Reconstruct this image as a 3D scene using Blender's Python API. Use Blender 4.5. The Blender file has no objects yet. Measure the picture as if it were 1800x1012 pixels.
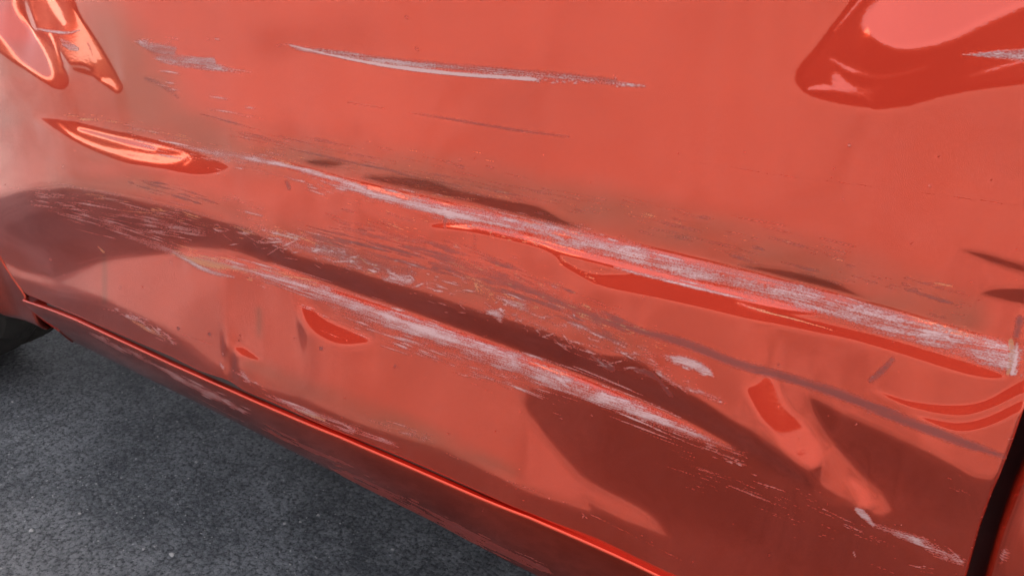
import bpy, math, random
import numpy as np
from mathutils import Matrix

# ------------------------------------------------------------------ camera
R = math.radians
scene = bpy.context.scene
FPX, CX, CY = 1400.0, 900.0, 506.0            # focal length and centre for an 1800 px wide frame
a_ = np.array([-1810 - CX, -260 - CY, FPX])
AX = -a_ / np.linalg.norm(a_)                 # car length axis (towards the rear) in camera axes
vy_ = FPX / math.tan(R(25)); vx_ = -(a_[1] * vy_ + FPX * FPX) / a_[0]
AZ = -np.array([vx_, vy_, FPX]); AZ /= np.linalg.norm(AZ)
AY = np.cross(AZ, AX)
ROT = np.stack([AX, AY, AZ])                  # world = ROT @ camera(right, down, forward)
CAM = np.array([1.0250, -0.5030, 0.8270])
cd = bpy.data.cameras.new('camera'); co = bpy.data.objects.new('camera', cd)
scene.collection.objects.link(co)
cd.sensor_width = 36; cd.lens = FPX / 1800 * 36; cd.clip_start = 0.02; cd.clip_end = 2000
M4 = Matrix.Identity(4)
for i in range(3):
    M4[i][0] = ROT[i, 0]; M4[i][1] = -ROT[i, 1]; M4[i][2] = -ROT[i, 2]; M4[i][3] = CAM[i]
co.matrix_world = M4
scene.camera = co

# ------------------------------------------------------------------ sky, sun, exposure
SUN_EL, SUN_AZ = 65.0, 8.0                    # the sun stands behind the car
world = bpy.data.worlds.new('World'); scene.world = world; world.use_nodes = True
nt = world.node_tree; nt.nodes.clear()
sky = nt.nodes.new('ShaderNodeTexSky'); sky.sky_type = 'NISHITA'; sky.sun_disc = False
sky.sun_elevation = R(SUN_EL); sky.sun_rotation = R(SUN_AZ); sky.dust_density = 7.0; sky.air_density = 0.7; sky.ozone_density = 0.4
bg = nt.nodes.new('ShaderNodeBackground'); bg.inputs['Strength'].default_value = 0.15
wo = nt.nodes.new('ShaderNodeOutputWorld')
hz = nt.nodes.new('ShaderNodeHueSaturation'); hz.inputs['Saturation'].default_value = 0.50   # thin white haze
nt.links.new(sky.outputs[0], hz.inputs['Color']); nt.links.new(hz.outputs[0], bg.inputs[0]); nt.links.new(bg.outputs[0], wo.inputs[0])
sl = bpy.data.lights.new('sun', 'SUN'); sl.energy = 3.15; sl.angle = R(0.53); sl.color = (1.0, 0.91, 0.77)
so = bpy.data.objects.new('sun', sl); scene.collection.objects.link(so)
so.rotation_euler = (-R(90 - SUN_EL), 0, -R(SUN_AZ)); so.location = (0, 6, 10)
scene.view_settings.view_transform = 'Standard'; scene.view_settings.look = 'None'
scene.view_settings.exposure = 2.34; scene.view_settings.gamma = 1.0
scene.view_settings.use_curve_mapping = False
scene.cycles.max_bounces = 8; scene.cycles.glossy_bounces = 5; scene.cycles.diffuse_bounces = 4

COL = scene.collection
rng = np.random.default_rng(7)

# ------------------------------------------------------------------ image pixel helpers
def at(px, py, y=0.0):
    """the point of the car's side plane (depth y) where the camera ray through image pixel px, py meets it"""
    d = ROT @ np.array([px - CX, py - CY, FPX]); s = (y - CAM[1]) / d[1]
    return CAM + s * d
def image_px(P):  # world points to image pixels, through the camera
    q = (P - CAM) @ ROT
    return CX + FPX * q[..., 0] / q[..., 2], CY + FPX * q[..., 1] / q[..., 2]
def gpt(px, py, z=0.0):
    d = ROT @ np.array([px - CX, py - CY, FPX]); s = (z - CAM[2]) / d[2]
    return CAM + s * d

X0, Y0, WX, WY = -260, -180, 2340, 1480       # extent of the painted layers, in image pixels
def new_layer(v=0.0, step=1):
    return np.full((WY // step, WX // step), v, np.float32)
def smoothstep(a, b, x):
    t = np.clip((x - a) / (b - a), 0, 1); return t * t * (3 - 2 * t)
def catmull(pts, closed, n=5):
    p = np.array(pts, float); m = len(p); out = []
    for i in range(m if closed else m - 1):
        if closed: a, b, c, d = p[i - 1], p[i], p[(i + 1) % m], p[(i + 2) % m]
        else: a, b, c, d = p[max(i - 1, 0)], p[i], p[i + 1], p[min(i + 2, m - 1)]
        for k in range(n):
            t = k / n
            out.append(.5 * ((2 * b) + (c - a) * t + (2 * a - 5 * b + 4 * c - d) * t * t + (3 * b - a - 3 * c + d) * t ** 3))
    if not closed: out.append(p[-1])
    return np.array(out)
def window(L, step, xa, ya, xb, yb):
    h, w = L.shape
    i0 = int(max(0, (xa - X0) // step)); i1 = int(min(w, (xb - X0) // step + 2))
    j0 = int(max(0, (ya - Y0) // step)); j1 = int(min(h, (yb - Y0) // step + 2))
    if i1 <= i0 or j1 <= j0: return None
    gx, gy = np.meshgrid(np.arange(i0, i1) * step + X0, np.arange(j0, j1) * step + Y0)
    return (slice(j0, j1), slice(i0, i1)), gx.astype(np.float32), gy.astype(np.float32)
def poly(L, pts, val, soft=10, step=2, smooth=True, add=False):
    p = catmull(pts, True, 4) if smooth else np.array(pts, float)
    w = window(L, step, p[:, 0].min() - soft, p[:, 1].min() - soft, p[:, 0].max() + soft, p[:, 1].max() + soft)
    if w is None: return
    sl_, gx, gy = w
    d2 = np.full(gx.shape, 1e12, np.float32); ins = np.zeros(gx.shape, bool)
    for i in range(len(p)):
        x1, y1 = p[i]; x2, y2 = p[(i + 1) % len(p)]
        ex, ey = x2 - x1, y2 - y1; l2 = ex * ex + ey * ey + 1e-9
        t = np.clip(((gx - x1) * ex + (gy - y1) * ey) / l2, 0, 1)
        d2 = np.minimum(d2, (gx - x1 - t * ex) ** 2 + (gy - y1 - t * ey) ** 2)
        if abs(ey) > 1e-6:
            c = ((gy >= y1) != (gy >= y2)) & (gx < x1 + (gy - y1) * ex / ey); ins ^= c
    sd = np.sqrt(d2); sd[~ins] *= -1
    al = smoothstep(-soft, soft, sd)
    if add: L[sl_] += val * al
    else: L[sl_] = L[sl_] * (1 - al) + val * al
def stroke(L, pts, val, soft=None, step=1, mode='max', smooth=True):
    """pts: x, y, half width"""
    p = np.array(pts, float)
    if p.shape[1] == 2: p = np.c_[p, np.full(len(p), 2.0)]
    if smooth and len(p) > 2: p = catmull(p, False, 5)
    mw = p[:, 2].max(); pad = mw * 1.3 + (soft or mw) + 1
    w = window(L, step, p[:, 0].min() - pad, p[:, 1].min() - pad, p[:, 0].max() + pad, p[:, 1].max() + pad)
    if w is None: return
    sl_, gx, gy = w
    best = np.full(gx.shape, -1e6, np.float32)
    for i in range(len(p) - 1):
        x1, y1, r1 = p[i]; x2, y2, r2 = p[i + 1]
        ex, ey = x2 - x1, y2 - y1; l2 = ex * ex + ey * ey + 1e-9
        t = np.clip(((gx - x1) * ex + (gy - y1) * ey) / l2, 0, 1)
        r = r1 + (r2 - r1) * t
        s = soft if soft else np.maximum(r * .8, .6)
        best = np.maximum(best, (r - np.sqrt((gx - x1 - t * ex) ** 2 + (gy - y1 - t * ey) ** 2)) / s)
    al = smoothstep(-1, 1, best)
    if mode == 'max': L[sl_] = np.maximum(L[sl_], val * al)
    elif mode == 'add': L[sl_] += val * al
    else: L[sl_] = L[sl_] * (1 - al) + val * al
def scatter(L, pts, n, ln, wd, val, ang=None, jit=.02):
    """fine scratches strewn along a path; pts: x, y, half spread"""
    p = catmull(np.array(pts, float), False, 6) if len(pts) > 2 else np.array(pts, float)
    seg = np.linalg.norm(np.diff(p[:, :2], axis=0), axis=1); cum = np.r_[0, np.cumsum(seg)]
    for _ in range(n):
        s = rng.random() * cum[-1]; i = min(np.searchsorted(cum, s, 'right') - 1, len(p) - 2)
        t = (s - cum[i]) / seg[i]; q = p[i] + (p[i + 1] - p[i]) * t
        d = (p[i + 1] - p[i])[:2] / seg[i]
        th = math.atan2(d[1], d[0]) if ang is None else ang
        off = rng.normal() * .5 * q[2]
        x, y = q[0] - d[1] * off, q[1] + d[0] * off
        th += rng.normal() * jit
        l = ln[0] + (ln[1] - ln[0]) * rng.random() ** 2
        r = wd[0] + (wd[1] - wd[0]) * rng.random() ** 2
        c, s_ = math.cos(th) * l / 2, math.sin(th) * l / 2
        stroke(L, [(x - c, y - s_, r * .3), (x, y, r), (x + c, y + s_, r * .2)], val * (.75 + .45 * rng.random()), smooth=False)
def sample(L, px, py, step=1):
    fx = np.clip((px - X0) / step, 0, L.shape[1] - 1.001); fy = np.clip((py - Y0) / step, 0, L.shape[0] - 1.001)
    ix = fx.astype(int); iy = fy.astype(int); tx = fx - ix; ty = fy - iy
    return (L[iy, ix] * (1 - tx) * (1 - ty) + L[iy, ix + 1] * tx * (1 - ty) + L[iy + 1, ix] * (1 - tx) * ty + L[iy + 1, ix + 1] * tx * ty)
def value_noise(shape, cell, seed):
    r = np.random.default_rng(seed); h, w = shape
    g = r.random((int(h / cell[1]) + 3, int(w / cell[0]) + 3))
    fy = np.arange(h) / cell[1]; fx = np.arange(w) / cell[0]
    iy = fy.astype(int); ix = fx.astype(int); ty = (fy - iy); tx = (fx - ix)
    ty = (ty * ty * (3 - 2 * ty))[:, None]; tx = (tx * tx * (3 - 2 * tx))[None, :]
    a, b = g[iy][:, ix], g[iy][:, ix + 1]; c, d = g[iy + 1][:, ix], g[iy + 1][:, ix + 1]
    return (a * (1 - tx) + b * tx) * (1 - ty) + (c * (1 - tx) + d * tx) * ty

# ------------------------------------------------------------------ dents of the door: how far the sheet leans
# C: 0 and below leans down (mirrors the shaded ground), 1 stands (mirrors the sunlit ground), 2 to 3 leans up to the horizon, 4 leans to the sky
C = new_layer(1.0, 2)
DOWN = -0.85
# lower turn-under of the door, below the coral panel
poly(C, [(-200, 380), (-60, 445), (30, 481), (100, 509), (187, 536), (267, 572), (330, 610), (372, 648), (400, 650), (440, 668), (520, 700), (667, 752), (787, 790),
         (867, 832), (930, 862), (993, 882), (1036, 895), (1026, 876), (1067, 897), (1100, 914), (1167, 938), (1140, 903), (1120, 891), (1053, 861), (1020, 841), (1000, 821),
         (953, 764), (930, 728), (927, 711), (940, 694), (967, 687), (993, 691), (1043, 704), (1100, 720), (1200, 757), (1320, 800), (1420, 860), (1510, 894), (1548, 909), (1560, 897), (1553, 874), (1527, 841), (1487, 807),
         (1453, 767), (1432, 725), (1427, 704), (1450, 712), (1533, 754), (1623, 791), (1683, 824), (1707, 841), (1760, 844), (2000, 900), (2100, 1400), (1000, 1400), (-200, 800)], DOWN, 16, smooth=False)
# dark channel above the lower crease
poly(C, [(-80, 352), (0, 346), (60, 333), (130, 328), (200, 339), (260, 354), (330, 372), (433, 402), (492, 434), (520, 466), (560, 470), (600, 472), (673, 498), (747, 518),
         (800, 541), (883, 568), (967, 592), (1033, 628), (1060, 634), (1083, 626), (1117, 628), (1147, 648), (1180, 680), (1230, 706), (1300, 760), (1370, 808), (1430, 850), (1500, 884),
         (1420, 858), (1320, 800), (1200, 733), (1067, 674), (1000, 650), (877, 603), (733, 553), (600, 508), (467, 455), (400, 440), (333, 430), (290, 447), (227, 451), (173, 458),
         (133, 475), (97, 491), (67, 485), (32, 478), (-80, 430)], DOWN, 13, smooth=False)
# crest of the lower crease turns up to the light
stroke(C, [(330, 447, 6), (470, 478, 10), (600, 520, 13), (760, 578, 14), (900, 632, 15), (1000, 670, 14), (1100, 708, 12), (1200, 748, 9), (1290, 788, 4)], 1.6, 8, 2, 'mix')
stroke(C, [(480, 466, 3), (600, 512, 7), (760, 570, 8), (900, 622, 8), (1000, 660, 8), (1100, 700, 7), (1200, 742, 5), (1280, 782, 2)], 3.5, 6, 2, 'mix')
stroke(C, [(440, 432, 8), (560, 480, 12), (700, 525, 15), (840, 570, 17), (960, 612, 17), (1080, 660, 18), (1200, 716, 18), (1330, 790, 16), (1420, 850, 10)], -2.3, 20, 2, 'mix')
stroke(C, [(20, 400, 30), (130, 400, 30), (240, 398, 16), (340, 405, 10)], -2.0, 34, 2, 'mix')
stroke(C, [(1010, 745, 24), (1120, 810, 40), (1260, 880, 50), (1420, 950, 55), (1560, 990, 50)], -1.5, 40, 2, 'mix')
stroke(C, [(1500, 770, 14), (1590, 830, 30), (1680, 890, 40)], -1.4, 34, 2, 'mix')
# reddish patches of the lower panel
poly(C, [(528, 540), (545, 538), (575, 562), (640, 590), (648, 604), (600, 608), (560, 592), (535, 568)], 2.3, 12)
poly(C, [(412, 612), (425, 609), (445, 622), (458, 634), (435, 630), (418, 622)], 2.3, 7)
poly(C, [(397, 610), (408, 614), (409, 640), (399, 655), (395, 640)], DOWN, 5)
# dark lenses above the upper crease
poly(C, [(538, 283), (575, 281), (605, 288), (580, 295), (548, 291)], -.5, 5)
poly(C, [(640, 311), (690, 309), (760, 317), (800, 333), (880, 350), (945, 362), (985, 384), (1020, 402), (960, 396), (860, 366), (740, 338), (670, 324)], -.5, 7)
poly(C, [(1305, 468), (1390, 477), (1470, 498), (1515, 522), (1538, 541), (1470, 520), (1380, 493)], -.5, 7)
poly(C, [(1540, 543), (1620, 570), (1700, 588), (1785, 600), (1785, 606), (1700, 598), (1600, 575)], -.3, 5)
poly(C, [(1690, 442), (1722, 444), (1770, 457), (1850, 480), (1850, 496), (1800, 482), (1745, 464)], -.5, 6)
poly(C, [(1726, 516), (1760, 507), (1850, 512), (1850, 545), (1795, 536), (1755, 527)], -.6, 6)
# upper crease crest and the lips below it
stroke(C, [(120, 222, 3), (300, 258, 6), (480, 290, 9), (640, 335, 10), (780, 372, 13), (960, 412, 15), (1200, 470, 18), (1450, 532, 20), (1640, 588, 22), (1775, 628, 22)], 1.5, 10, 2, 'mix')
stroke(C, [(480, 284, 3), (640, 328, 5), (780, 362, 7), (960, 402, 8), (1200, 458, 9), (1450, 520, 9), (1640, 574, 9), (1770, 612, 8)], 3.2, 7, 2, 'mix')
poly(C, [(760, 398), (850, 397), (985, 431), (1200, 488), (1300, 512), (1440, 548), (1380, 548), (1200, 505), (1080, 470), (985, 446), (930, 428), (840, 408)], 3.6, 8)
poly(C, [(990, 462), (1040, 482), (1120, 484), (1200, 503), (1330, 538), (1450, 568), (1540, 590), (1640, 618), (1755, 655), (1752, 668), (1690, 658), (1600, 630), (1500, 600), (1400, 580), (1290, 556), (1160, 526), (1080, 510), (1045, 498)], 2.4, 7)
stroke(C, [(1295, 533, 1.5), (1350, 550, 2), (1420, 568, 1.5)], 3.1, 4, 2, 'mix')
stroke(C, [(834, 405, 3), (935, 428, 3), (973, 445, 4), (995, 468, 4), (1048, 497, 3)], 2.2, 6, 2, 'mix')
# right-hand patches
poly(C, [(1312, 688), (1326, 674), (1345, 655), (1366, 672), (1388, 718), (1418, 748), (1446, 794), (1428, 822), (1392, 801), (1362, 765), (1330, 730)], 2.4, 10)
poly(C, [(1366, 768), (1405, 756), (1420, 776), (1398, 794), (1376, 788)], 2.1, 8)
poly(C, [(1492, 843), (1515, 852), (1531, 872), (1528, 892), (1508, 890), (1502, 866)], 2.1, 9)
stroke(C, [(1540, 688, 2), (1600, 711, 6), (1680, 722, 10), (1735, 712, 9), (1795, 682, 11), (1850, 660, 12)], 2.4, 5, 2, 'mix')
stroke(C, [(1615, 733, 2), (1680, 751, 8), (1735, 742, 9), (1800, 712, 9), (1850, 700, 9)], 2.4, 5, 2, 'mix')
# long dent on the left of the upper crease
poly(C, [(66, 207), (105, 209), (200, 231), (270, 246), (335, 266), (392, 286), (402, 297), (370, 308), (330, 307), (280, 297), (220, 287), (165, 267), (115, 241), (82, 221)], 2.25, 9)
stroke(C, [(104, 219, 1.5), (130, 240, 2), (180, 261, 2.5), (250, 277, 6), (300, 281, 7), (325, 276, 4)], 2.95, 5, 2, 'mix')
stroke(C, [(140, 228, 2), (210, 247, 4), (270, 261, 4)], 3.6, 5, 2, 'mix')
stroke(C, [(270, 256, 2), (320, 268, 2), (335, 280, 2), (325, 290, 2)], 2.9, 4, 2, 'mix')
# deep dent at the upper right
poly(C, [(1525, -40), (1478, 30), (1432, 90), (1405, 130), (1408, 158), (1430, 173), (1475, 186), (1540, 197), (1600, 190), (1660, 172), (1720, 160), (1800, 148), (1950, 120), (1950, -160), (1600, -160)], 2.32, 12)
poly(C, [(1600, -160), (1545, -10), (1524, 30), (1522, 55), (1540, 76), (1570, 88), (1610, 88), (1665, 73), (1720, 45), (1770, 22), (1820, 0), (1900, -60), (1900, -160)], 3.5, 13)
stroke(C, [(1530, -20, 1), (1500, 15, 2), (1466, 55, 2)], 3.0, 4, 2, 'mix')
poly(C, [(1462, 132), (1472, 128), (1490, 145), (1520, 155), (1555, 152), (1540, 165), (1535, 192), (1520, 175), (1485, 165), (1462, 152)], 2.95, 5)
stroke(C, [(1418, 158, 2), (1450, 155, 5), (1480, 160, 3)], 3.0, 4, 2, 'mix')
stroke(C, [(1460, 105, 2), (1490, 122, 4), (1530, 135, 5), (1570, 135, 3), (1630, 120, 2)], 2.95, 4, 2, 'mix')
stroke(C, [(1705, 135, 1), (1740, 125, 2), (1800, 108, 2)], 3.0, 4, 2, 'mix')
# creased dent at the upper left
poly(C, [(-60, 20), (-10, 85), (40, 121), (80, 148), (104, 160), (118, 152), (119, 128), (105, 97), (78, 66), (52, 42), (38, 5), (30, -60), (-60, -60)], 2.4, 7)
poly(C, [(-60, -60), (12, -60), (24, 10), (42, 42), (66, 72), (86, 108), (92, 134), (76, 138), (40, 110), (8, 74), (-60, -10)], 3.5, 8)
poly(C, [(44, -60), (112, -60), (135, 18), (165, 64), (190, 104), (211, 140), (215, 156), (205, 166), (186, 152), (160, 134), (128, 122), (112, 100), (84, 70), (58, 36)], 2.4, 6)
stroke(C, [(88, 60, 1.5), (98, 85, 3), (105, 110, 3), (106, 128, 2)], 3.0, 3, 2, 'mix')
stroke(C, [(86, -5, 6), (100, 20, 8), (112, 42, 4)], 2.95, 4, 2, 'mix')
stroke(C, [(154, 76, 3), (162, 95, 4), (166, 108, 3)], 3.05, 3, 2, 'mix')
stroke(C, [(130, 20, 1), (150, 60, 1.5), (176, 104, 1.5)], 3.0, 3, 2, 'mix')
stroke(C, [(115, 118, 4), (140, 118, 5), (158, 124, 4)], 1.3, 4, 2, 'mix')
stroke(C, [(180, 142, 3), (196, 146, 5), (205, 158, 3)], 2.95, 4, 2, 'mix')
stroke(C, [(60, -40, 2), (58, 10, 2), (64, 36, 2)], 2.9, 3, 2, 'mix')
# gentle waviness of pushed-in sheet metal
C += (value_noise(C.shape, (150, 60), 3) - .5) * .36 + (value_noise(C.shape, (60, 26), 4) - .5) * .10

# ------------------------------------------------------------------ scrapes and rub marks (painted wear and a few painted highlights)
SC = new_layer(); OC = new_layer(); GR = new_layer(); BR = new_layer()
UPC = [(230, 240), (310, 256), (480, 287), (600, 325), (780, 372), (960, 412), (1200, 470), (1450, 533), (1640, 588), (1778, 630)]
LOC = [(300, 440), (400, 462), (520, 498), (640, 541), (767, 585), (900, 640), (1000, 672), (1100, 710), (1200, 750), (1310, 797)]
def path(b, off=0, w=10): return [(x, y + off, w) for x, y in b]
# upper crease
stroke(SC, [(300, 257, 2), (400, 275, 5), (480, 288, 7), (560, 308, 8), (640, 336, 11), (720, 355, 13), (780, 370, 18), (860, 388, 19), (960, 410, 21), (1080, 440, 21), (1200, 472, 22), (1330, 502, 22),
            (1450, 534, 22), (1560, 566, 24), (1640, 590, 26), (1700, 606, 27), (1772, 627, 28)], .76, 16)
stroke(SC, [(310, 256, 2), (370, 268, 4), (450, 281, 5), (560, 305, 6), (640, 332, 6)], 1.0, 7)  # white scrape and the crest's bright highlight, both painted in
stroke(SC, [(600, 325, 5), (700, 352, 9), (800, 378, 9), (960, 412, 8)], 1.0, 11)
stroke(SC, [(770, 360, 3), (790, 378, 8), (800, 384, 3)], .98, 6)
stroke(SC, [(842, 378, 3), (868, 385, 5)], 1., 5)
stroke(SC, [(940, 400, 3), (985, 420, 6), (992, 424, 2)], 1., 5)
stroke(SC, [(1178, 455, 2), (1182, 475, 4), (1180, 482, 2)], .95, 5)
stroke(SC, [(1600, 575, 4), (1640, 585, 9), (1655, 592, 4)], .95, 9)
scatter(SC, path(UPC[3:], -2, 22), 120, (20, 130), (.6, 2.), .95)
scatter(SC, path(UPC[:4], 8, 24), 60, (20, 120), (.6, 1.8), .9)
scatter(OC, path(UPC[:6], -12, 12), 50, (20, 90), (.7, 1.8), .8)
stroke(SC, [(1080, 470, 2), (1160, 490, 3), (1250, 512, 3), (1330, 530, 1)], .9, 3)
stroke(OC, [(975, 442, 2), (995, 462, 4), (1030, 482, 5), (1048, 496, 3)], .6, 6)  # yellow highlight along the fold's edge, painted in ochre
scatter(OC, [(840, 405, 8), (940, 428, 8), (1000, 470, 10), (1070, 485, 8)], 26, (8, 40), (.7, 1.8), .9, jit=.3)
stroke(OC, [(1296, 532, 1), (1350, 549, 1.6), (1400, 562, 1.4), (1470, 582, .6)], .95, 1.4)
# torn paint at the rear door edge
stroke(OC, [(1777, 598, 5), (1779, 620, 7), (1776, 642, 6), (1772, 656, 3)], 1.2, 5)
stroke(SC, [(1788, 604, 3), (1786, 630, 4), (1780, 655, 5)], 1.2, 5)
scatter(SC, [(1795, 600, 12), (1790, 660, 14)], 14, (8, 20), (1, 3), .9, jit=.5)
stroke(GR, [(1793, 560, 6), (1786, 590, 6)], .8, 7)
# lower crease
stroke(SC, [(300, 440, 3), (400, 466, 6), (480, 487, 11), (560, 512, 15), (640, 545, 18), (767, 588, 18), (850, 620, 20), (920, 645, 20), (1000, 676, 18), (1080, 706, 15), (1150, 732, 14), (1220, 762, 10), (1270, 782, 5), (1318, 798, 1.5)], .78, 15)
stroke(SC, [(500, 487, 4), (640, 540, 7), (760, 585, 8), (830, 610, 6)], 1.02, 9)
stroke(SC, [(850, 615, 5), (920, 640, 10), (980, 662, 8)], .9, 10)
stroke(SC, [(962, 650, 2), (985, 668, 5), (1002, 684, 3)], 1., 4)
stroke(SC, [(1040, 700, 2), (1100, 716, 8), (1150, 734, 9), (1210, 758, 4), (1310, 797, 1.5)], .92, 6)
scatter(SC, path(LOC[1:-1], 0, 26), 150, (25, 160), (.6, 1.8), .95)
scatter(SC, path(LOC[2:7], 34, 26), 90, (20, 110), (.5, 1.5), .85)
scatter(SC, [(700, 600, 12), (800, 640, 12), (920, 666, 5)], 34, (20, 80), (.6, 1.8), .95)
stroke(SC, [(304, 443, 2), (325, 455, 4), (370, 478, 4), (412, 487, 2)], .95, 4)
stroke(OC, [(305, 445, 4), (340, 458, 8), (400, 470, 8), (450, 476, 4)], .85, 8)
scatter(OC, [(310, 440, 10), (420, 470, 14), (560, 500, 14)], 46, (15, 80), (.7, 1.8), .9)
stroke(SC, [(175, 390, 3), (235, 418, 8), (300, 440, 9)], .62, 9)
scatter(SC, [(120, 380, 14), (230, 410, 18), (310, 440, 14)], 50, (20, 100), (.6, 1.6), .8)
# rubbed belt over the dark channel
scatter(SC, [(70, 345, 18), (200, 362, 26), (340, 395, 30)], 130, (25, 150), (.5, 1.6), .72)
stroke(SC, [(215, 375, 4), (280, 392, 9), (360, 412, 5)], .58, 10)
scatter(SC, [(250, 395, 10), (350, 410, 10)], 30, (20, 90), (.6, 1.6), .85)
scatter(OC, [(150, 340, 10), (290, 372, 16), (400, 398, 14), (560, 425, 10)], 80, (15, 70), (.6, 1.7), .85, jit=.12)
scatter(SC, [(380, 400, 14), (480, 425, 24), (570, 445, 28), (640, 470, 16)], 110, (8, 45), (.6, 1.8), .9, jit=.35)
stroke(SC, [(440, 408, 4), (520, 430, 12), (600, 450, 12)], .55, 12)
stroke(SC, [(678, 490, 5), (705, 490, 11), (724, 496, 6)], .82, 9)
scatter(SC, [(676, 488, 10), (724, 494, 10)], 24, (8, 26), (.7, 1.8), .95, jit=.2)
stroke(GR, [(560, 430, 10), (640, 460, 16), (720, 480, 14)], .5, 14)
scatter(GR, [(600, 400, 20), (760, 440, 30), (900, 490, 24)], 60, (20, 90), (.8, 2.4), .6)
scatter(SC, [(640, 400, 30), (780, 440, 40), (960, 500, 30), (1000, 540, 24)], 70, (10, 60), (.5, 1.3), .8)
stroke(SC, [(855, 545, 3), (875, 552, 9), (880, 565, 3)], .85, 6)
stroke(SC, [(890, 530, 4), (915, 540, 10), (935, 552, 5)], .75, 8)
scatter(SC, [(850, 545, 16), (900, 548, 22), (960, 560, 12)], 60, (6, 26), (.6, 1.8), .95, jit=.5)
scatter(OC, [(830, 500, 10), (880, 525, 14), (940, 545, 14)], 46, (8, 40), (.7, 1.7), .9, jit=.25)
stroke(OC, [(790, 461, 2), (805, 466, 4), (830, 478, 2)], .7, 5)
stroke(OC, [(802, 478, 2), (820, 486, 4), (860, 502, 2)], .7, 5)
stroke(SC, [(998, 566, 2), (1015, 572, 4), (1036, 581, 2)], .9, 4)
scatter(SC, [(1000, 560, 10), (1060, 600, 16), (1180, 640, 16)], 60, (8, 50), (.6, 1.6), .85, jit=.12)
scatter(OC, [(970, 530, 10), (1100, 580, 12), (1180, 610, 10)], 40, (10, 60), (.6, 1.6), .85)
stroke(GR, [(800, 465, 6), (900, 495, 8), (1000, 535, 8), (1060, 555, 6)], .5, 12)
scatter(SC, [(960, 590, 10), (1040, 625, 12), (1075, 645, 8)], 40, (8, 40), (.6, 1.5), .8, jit=.15)
stroke(GR, [(1040, 625, 2), (1060, 640, 4), (1076, 648, 5)], .95, 4)
stroke(GR, [(1115, 648, 2), (1140, 656, 5), (1158, 668, 3), (1175, 690, 4), (1182, 696, 2)], .95, 4)
stroke(SC, [(1150, 640, 2), (1165, 662, 3), (1195, 678, 3)], .8, 4)
stroke(SC, [(1165, 624, 3), (1205, 634, 9), (1240, 650, 8), (1254, 662, 3)], .88, 6)
scatter(SC, [(1150, 622, 8), (1250, 660, 12)], 30, (10, 40), (.6, 1.8), .9)
stroke(SC, [(1195, 678, 3), (1235, 692, 7), (1270, 706, 4)], .7, 6)
scatter(SC, [(1200, 680, 8), (1275, 708, 8)], 18, (8, 30), (.6, 1.6), .9)
scatter(GR, [(560, 400, 30), (700, 440, 40), (900, 500, 36), (1120, 590, 30)], 160, (15, 120), (.8, 2.6), .75)
scatter(SC, [(420, 395, 26), (600, 440, 34), (800, 500, 30), (1000, 575, 26), (1180, 650, 24)], 220, (8, 70), (.5, 1.5), .85)
scatter(OC, [(560, 330, 20), (760, 420, 34), (960, 510, 26), (1160, 600, 20)], 120, (8, 60), (.5, 1.5), .85)
scatter(GR, [(400, 230, 40), (700, 300, 34), (1000, 365, 40), (1400, 450, 44), (1700, 540, 30)], 150, (20, 160), (.7, 2.), .62)
scatter(SC, [(200, 225, 20), (500, 275, 30), (800, 350, 20), (1100, 420, 20)], 110, (10, 90), (.5, 1.3), .8)
# long violet rub mark
stroke(GR, [(1010, 545, 3), (1120, 580, 6), (1200, 602, 8), (1300, 640, 8), (1400, 668, 8), (1500, 702, 9), (1600, 742, 9), (1700, 780, 8), (1765, 802, 5)], .82, 6)
scatter(GR, [(900, 500, 8), (1050, 555, 6)], 20, (20, 80), (.8, 2.4), .7)
scatter(SC, [(640, 470, 20), (720, 492, 24), (860, 545, 30), (960, 580, 24), (1080, 640, 20), (1240, 690, 16)], 170, (5, 30), (.5, 1.7), .95, jit=.35)
scatter(OC, [(400, 395, 16), (560, 430, 24), (660, 470, 16)], 70, (6, 34), (.5, 1.5), .9, jit=.3)
# short cross marks
stroke(GR, [(1568, 632, 4), (1550, 652, 6), (1530, 668, 4)], .75, 5)
scatter(SC, [(1566, 634, 3), (1528, 672, 3)], 10, (6, 18), (.6, 1.2), .7, ang=.35)
stroke(GR, [(782, 385, 3), (782, 402, 3)], .6, 4); stroke(GR, [(836, 415, 2), (834, 440, 2)], .5, 5)
stroke(GR, [(504, 321, 3), (508, 330, 4)], .8, 4)
# scrapes on the flat upper part
stroke(SC, [(486, 81, 1), (505, 79, 2.5), (530, 86, 5), (600, 96, 8), (700, 113, 9), (800, 122, 9), (900, 130, 8), (1000, 138, 7), (1075, 146, 6), (1134, 152, 3)], .66, 3)
stroke(SC, [(510, 80, 1.4), (560, 92, 1.6), (600, 101, 2), (680, 116, 3.2), (760, 126, 3.6), (850, 134, 3.4), (940, 140, 3)], 1.35, 2.2)
stroke(GR, [(560, 88, 4), (700, 108, 6), (850, 122, 6), (1000, 134, 5), (1080, 142, 4)], .55, 5)
scatter(SC, [(930, 140, 4), (1050, 146, 4), (1130, 152, 4)], 50, (5, 26), (.7, 2.), .95, jit=.1)
stroke(SC, [(1078, 132, .8), (1083, 137, 1), (1080, 139, .8)], .9, 1)
poly(SC, [(240, 71), (262, 74), (290, 76), (312, 82), (310, 95), (345, 98), (378, 100), (382, 112), (402, 118), (424, 128), (370, 128), (320, 120), (285, 112), (265, 102), (280, 97), (255, 86), (244, 80)], .64, 3, 1, smooth=False)
poly(GR, [(244, 76), (310, 84), (308, 96), (376, 103), (384, 118), (410, 126), (330, 119), (270, 100)], .5, 5, 1, smooth=False)
scatter(SC, [(245, 74, 5), (300, 76, 3)], 10, (10, 40), (.6, 1.4), .9); scatter(SC, [(270, 104, 5), (420, 126, 5)], 20, (10, 60), (.6, 1.6), .95)
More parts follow.
